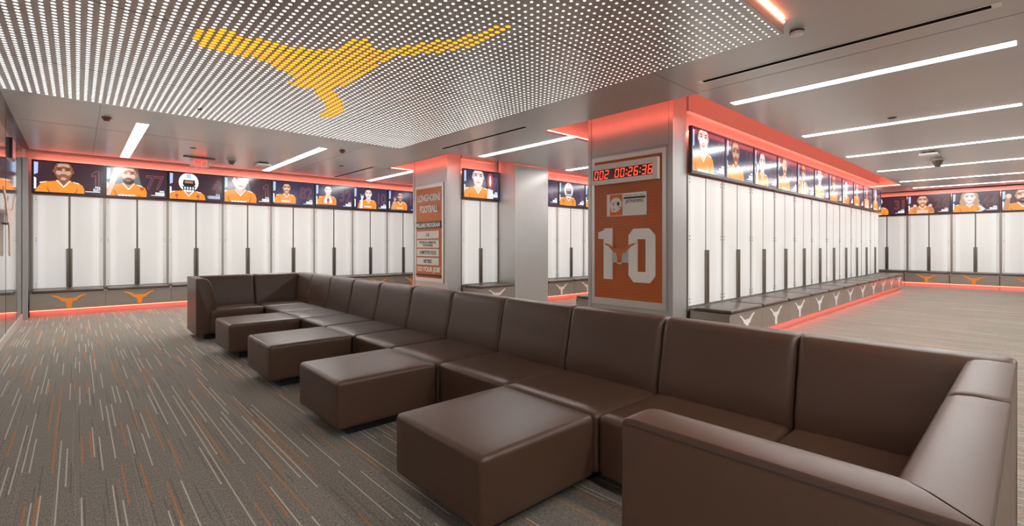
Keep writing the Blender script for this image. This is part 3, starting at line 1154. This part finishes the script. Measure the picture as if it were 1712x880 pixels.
v0 = thing('slot_vent', '', 'vent')
MB().box(-.050, .050, -1.07, 1.07, -.003, 0).build('frame', clad_trim, v0)
MB().box(-.027, .027, -1.02, 1.02, -.005, -.003).build('slot', P('vent black', (.006, .006, .006), .9, spec=.05), v0)
for k, (x, y, lb) in enumerate(((4.64, 1.22, 'long black slot vent in front of the upper right ceiling light'), (4.60, 5.78, 'black slot vent beside the perforated canopy above the sign pillar'),
                                (4.60, 10.40, 'distant black slot vent above the far left lockers'))):
    o = v0 if k == 0 else copy_tree(v0)
    o.location = (x, y, CEIL)
    o['label'] = lb
    o['group'] = 'black slot vents'


def fixture(name, cat, loc, label, parts):
    t = thing(name, label, cat, loc)
    for pn, mb, m in parts:
        mb.build(pn, m, t)
    return t


fixture('smoke_detector', 'detector', (4.08, 1.23, CEIL), 'round white ceiling detector beside the canopy corner',
        [('base', MB().cyl(0, 0, -.012, 0, .05), groove_m), ('cover', MB().cyl(0, 0, -.03, -.012, .044, .048), white_m)])
red_cap = P('red strobe lens', (.45, .12, .08), .3)
fixture('fire_strobe', 'alarm', (.28, 8.07, CEIL), 'small round red-tinted ceiling device near the left glass wall',
        [('base', MB().cyl(0, 0, -.012, 0, .055), steel_dark), ('lens', MB().cyl(0, 0, -.045, -.012, .03, .045), red_cap)])
fixture('fire_strobe', 'alarm', (3.41, 8.13, CEIL), 'small round red-tinted ceiling device beyond the canopy tip',
        [('base', MB().cyl(0, 0, -.012, 0, .055), steel_dark), ('lens', MB().cyl(0, 0, -.045, -.012, .03, .045), red_cap)])
fixture('dome_camera', 'camera', (2.19, 10.4, CEIL), 'white dome camera on the ceiling right of the exit sign',
        [('base', MB().cyl(0, 0, -.03, 0, .085), white_m), ('dome', MB().cyl(0, 0, -.10, -.03, .035, .07), steel_dark)])
for loc, lb in (((2.75, 10.45, CEIL), 'flat white antenna box on the ceiling beside the left linear light'), ((11.17, 1.26, CEIL), 'flat white antenna box on the right bay ceiling')):
    fixture('ceiling_antenna', 'wireless antenna', loc, lb,
            [('mount', MB().box(-.08, .08, -.08, .08, -.02, 0), groove_m), ('housing', MB().box(-.13, .13, -.13, .13, -.06, -.02, c=.01), white_m)])
fixture('dome_camera', 'camera', (12.24, 1.26, CEIL), 'small white dome camera on the right bay ceiling',
        [('base', MB().cyl(0, 0, -.02, 0, .12), white_m), ('dome', MB().cyl(0, 0, -.14, -.02, .04, .09), steel_dark)])
for (x, y), lb in (((7.77, 1.24), 'flush round sprinkler cover between the first two right bay lights'), ((1.45, 9.6), 'flush round sprinkler cover left of the exit sign'),
                   ((4.05, 9.7), 'flush round sprinkler cover beyond the canopy')):
    fixture('sprinkler_cover', 'sprinkler', (x, y, CEIL), lb, [('plate', MB().cyl(0, 0, -.005, 0, .05), steel_dark), ('cap', MB().cyl(0, 0, -.008, -.005, .04), groove_m)])

ex = thing('exit_sign', 'red EXIT sign hanging below the ceiling by the far left lockers', 'exit sign', (1.54, 10.55, CEIL))
MB().box(-.10, .40, -.04, .04, -.022, 0).build('canopy', steel_dark, ex)
MB().box(0, .30, -.005, .005, -.185, -.022).build('plate', exit_plate, ex)
text('EXIT', .075, .275, -.165, -.045, -.006, 'lettering', exit_m, ex, depth=.002, bold=.02)
MB().flat([(.015, -.105), (.05, -.085), (.05, -.125)], -.007).build('arrow', exit_m, ex)

# ------------------------------------------------------------------ things on the left glass wall
t = thing('wall_emblem', 'tall metal bull-head emblem mounted on the left glass wall', 'emblem', (XL + .03, 8.92, 1.52), 90)
mb_ = MB()
o = MB().prism(longhorn(0, 0, 1.50, .84), -.012, 0).build('emblem_plate', P('emblem copper', (.75, .50, .42), .3, .4), t)
o = MB().box(-.10, -.08, 0, .03, -.01, .01).box(.08, .10, 0, .03, -.01, .01).build('standoff', steel_dark, t)
t = thing('wall_plaque', 'small black edged plaque high on the left wall by the post', 'plaque', (XL + .001, 9.5, 2.42))
MB().box(0, .03, -.2, .2, 0, .28).build('housing', black_m, t)
MB().box(.03, .034, -.185, .185, .015, .265).build('face', P('plaque red', (.5, .15, .12), .3), t)


# ------------------------------------------------------------------ sectional sofa
ZS, ZB, ZT = .39, .08, .81


def back_section(L, mA=0, mB=0, top=.12, foot=.205, H=ZT, convex=False):
    """upholstered back: outer face at d=0 (vertical), slanting inner face; runs 0..L"""
    prof = [(0, ZB), (0, H - .006), (.002, H - .001), (.006, H), (top * .6, H + .001), (top - .02, H - .003), (top, H - .012), (top + .012, H - .034), (top + .024, H - .075),
            (top + (foot - top) * .50, ZS + (H - ZS) * .58), (top + (foot - top) * .78, ZS + (H - ZS) * .32), (foot, ZS + .06), (foot, ZS - .02), (foot, ZB)]
    if convex:
        prof = [(0, ZB), (0, H - .006), (.002, H - .001), (.006, H), (top * .6, H + .001), (top - .02, H - .002), (top + .005, H - .010), (top + .025, H - .026), (top + .045, H - .055),
                (top + .062, H - .10), (top + .078, H - .17), (foot - .012, H - .25), (foot - .002, ZS + .08), (foot, ZS + .02), (foot, ZB)]
    v, f = [], []
    ts = [0, .004, .012, .024, .04] + [.04 + (L - .08) * k / 8 for k in range(1, 8)] + [L - .04, L - .024, L - .012, L - .004, L]
    for t_ in ts:
        eA, eB = t_, L - t_
        e = min(eA + (.03 if mA else 0), eB + (.03 if mB else 0))
        r = .035
        ins = 0 if e >= r else (r - math.sqrt(max(0, r * r - (r - e) ** 2))) * .75
        for d, z in prof:
            dd, zz = d, z
            if d > .03:
                dd = d - ins
            if z > ZS:
                zz = z - ins * .55
            a_ = mA * (d + .003)
            b2 = L - mB * (d + .003)
            tt = a_ + (b2 - a_) * t_ / L
            v.append((dd, tt, zz))
    n = len(prof)
    for i in range(len(ts) - 1):
        for j in range(n):
            k = (j + 1) % n
            f.append([i * n + j, i * n + k, (i + 1) * n + k, (i + 1) * n + j])
    f.append(list(range(n)))
    f.append(list(reversed(range((len(ts) - 1) * n, len(ts) * n))))
    return v, f


def add_back(parent, name, origin, direction, L, flip=False, **k):
    """direction: 'x+' etc. gives the way the back faces; it runs along the other axis from origin"""
    v, f = back_section(L, **k)
    out = []
    for d, t_, z in v:
        if direction == '-x':
            p = (-d, t_, z)
        elif direction == '+x':
            p = (d, t_, z)
        elif direction == '-y':
            p = (t_, -d, z)
        else:
            p = (t_, d, z)
        out.append((origin[0] + p[0], origin[1] + p[1], p[2]))
    me = bpy.data.meshes.new(name)
    me.from_pydata(out, [], f)
    me.materials.append(leather)
    bm = bmesh.new()
    bm.from_mesh(me)
    bmesh.ops.recalc_face_normals(bm, faces=bm.faces)
    bm.to_mesh(me)
    bm.free()
    for p_ in me.polygons:
        p_.use_smooth = len(p_.vertices) == 4
    me.set_sharp_from_angle(angle=R(38))
    me.update()
    o = bpy.data.objects.new(name, me)
    COL.objects.link(o)
    o.parent = parent
    return o


def seat(parent, x0, x1, y0, y1, name='seat'):
    g = .004
    return MB().soft(x0 + g, x1 - g, y0 + g, y1 - g, ZB, ZS - .004, .028, .010, n=7).build(name, leather, parent)


def base(parent, x0, x1, y0, y1, i=.10):
    return MB().box(x0 + i, x1 - i, y0 + i, y1 - i, 0, ZB + .01).build('plinth', plinth_m, parent)


SX0, SX1 = 1.94, 2.70
Y0, PT = .775, .718
GS = 'straight sofa modules'
sm0 = None
names = ['nearest', 'second', 'third', 'fourth', 'fifth', 'sixth', 'seventh', 'eighth', 'farthest']
for i in range(9):
    lb = 'armless brown leather sofa module in the long row, %s from the camera end' % (names[i] if i not in (0, 8) else ('first' if i == 0 else 'last'))
    if sm0 is None:
        sm0 = thing('sofa_module', lb, 'sofa module', (SX0, Y0, 0), 0, GS)
        seat(sm0, 0, SX1 - SX0 - .14, 0, PT)
        add_back(sm0, 'backrest', (SX1 - SX0, .002), '-x', PT - .004, top=.115, foot=.20)
        base(sm0, 0, SX1 - SX0, 0, PT)
        o = sm0
    else:
        o = copy_tree(sm0)
        o.location = (SX0, Y0 + i * PT, 0)
        o['label'] = lb


def stitch(parent, pts):
    m_ = MB()
    for (xa, ya), (xb, yb) in pts:
        m_.box(min(xa, xb), max(xa, xb), min(ya, yb), max(ya, yb), ZT - .017, ZT - .0145)
    return m_.build('stitching', groove_m, parent)


YE = Y0 + 9 * PT          # far end of straight run
YO = YE + .718            # outer far edge
# near corner module
t = thing('sofa_corner', 'brown leather corner sofa module at the right near the camera', 'sofa module', (0, 0, 0))
seat(t, SX0 - .0, SX1 - .14, .045 + .12, Y0)
add_back(t, 'backrest', (SX1, .045), '-x', Y0 - .045 - .002, top=.115, foot=.20)
add_back(t, 'side_backrest', (SX0 + .002, .045), '+y', SX1 - SX0 - .118, top=.13, foot=.21)
base(t, SX0, SX1, .045, Y0)
# near wing
NX = 1.035
t = thing('sofa_end_module', 'brown leather sofa end module whose large outer arm fills the lower right', 'sofa module', (0, 0, 0))
seat(t, NX + .15, SX0, .045 + .12, .74)
add_back(t, 'backrest', (NX, .045), '+y', SX0 - NX - .002, mA=1, top=.13, foot=.21)
add_back(t, 'arm', (NX, .045), '+x', .715 - .045, mA=1, top=.135, foot=.23, convex=True)
base(t, NX, SX0, .045, .70)
stitch(t, [((NX - .0012, .055), (NX, .70)), ((NX + .01, .0438), (SX0 - .01, .045))])
# far corner
t = thing('sofa_corner', 'brown leather corner sofa module at the far end of the long row', 'sofa module', (0, 0, 0))
seat(t, SX0, SX1 - .14, YE, YO - .12)
add_back(t, 'backrest', (SX1, YE + .002), '-x', YO - YE - .004, top=.115, foot=.20)
add_back(t, 'side_backrest', (SX0 + .002, YO), '-y', SX1 - SX0 - .118, top=.12, foot=.20)
base(t, SX0, SX1, YE, YO)
# far wing
FX = 1.13
t = thing('sofa_end_module', 'brown leather sofa end module with slanted arm at the far left end', 'sofa module', (0, 0, 0))
seat(t, FX + .15, SX0, YE + .02, YO - .12)
add_back(t, 'backrest', (FX, YO), '-y', SX0 - FX - .002, mA=1, top=.12, foot=.20)
add_back(t, 'arm', (FX, YE + .05), '+x', YO - YE - .05, mB=1, top=.12, foot=.235, convex=True)
base(t, FX, SX0, YE + .05, YO)

o0 = None
for k, j in enumerate((1, 3, 5, 7)):
    lb = 'square brown leather ottoman pushed against the sofa, ' + ('nearest the camera', 'second from the camera', 'third from the camera', 'farthest from the camera')[k]
    if o0 is None:
        o0 = thing('ottoman', lb, 'ottoman', (1.20, Y0 + j * PT, 0), 0, 'four square ottomans')
        MB().soft(.0, .735, .004, PT - .004, ZB, ZS - .002, .028, .008, n=8).build('cushion', leather, o0)
        base(o0, 0, .735, 0, PT, .12)
        st = MB()
        zz = ZS - .030
        st.box(-.0012, .0, .03, PT - .03, zz, zz + .002)
        st.box(.03, .70, .0032, .004, zz, zz + .002)
        st.build('stitching', groove_m, o0)
        o = o0
    else:
        o = copy_tree(o0)
        o.location = (1.20, Y0 + j * PT, 0)
        o['label'] = lb
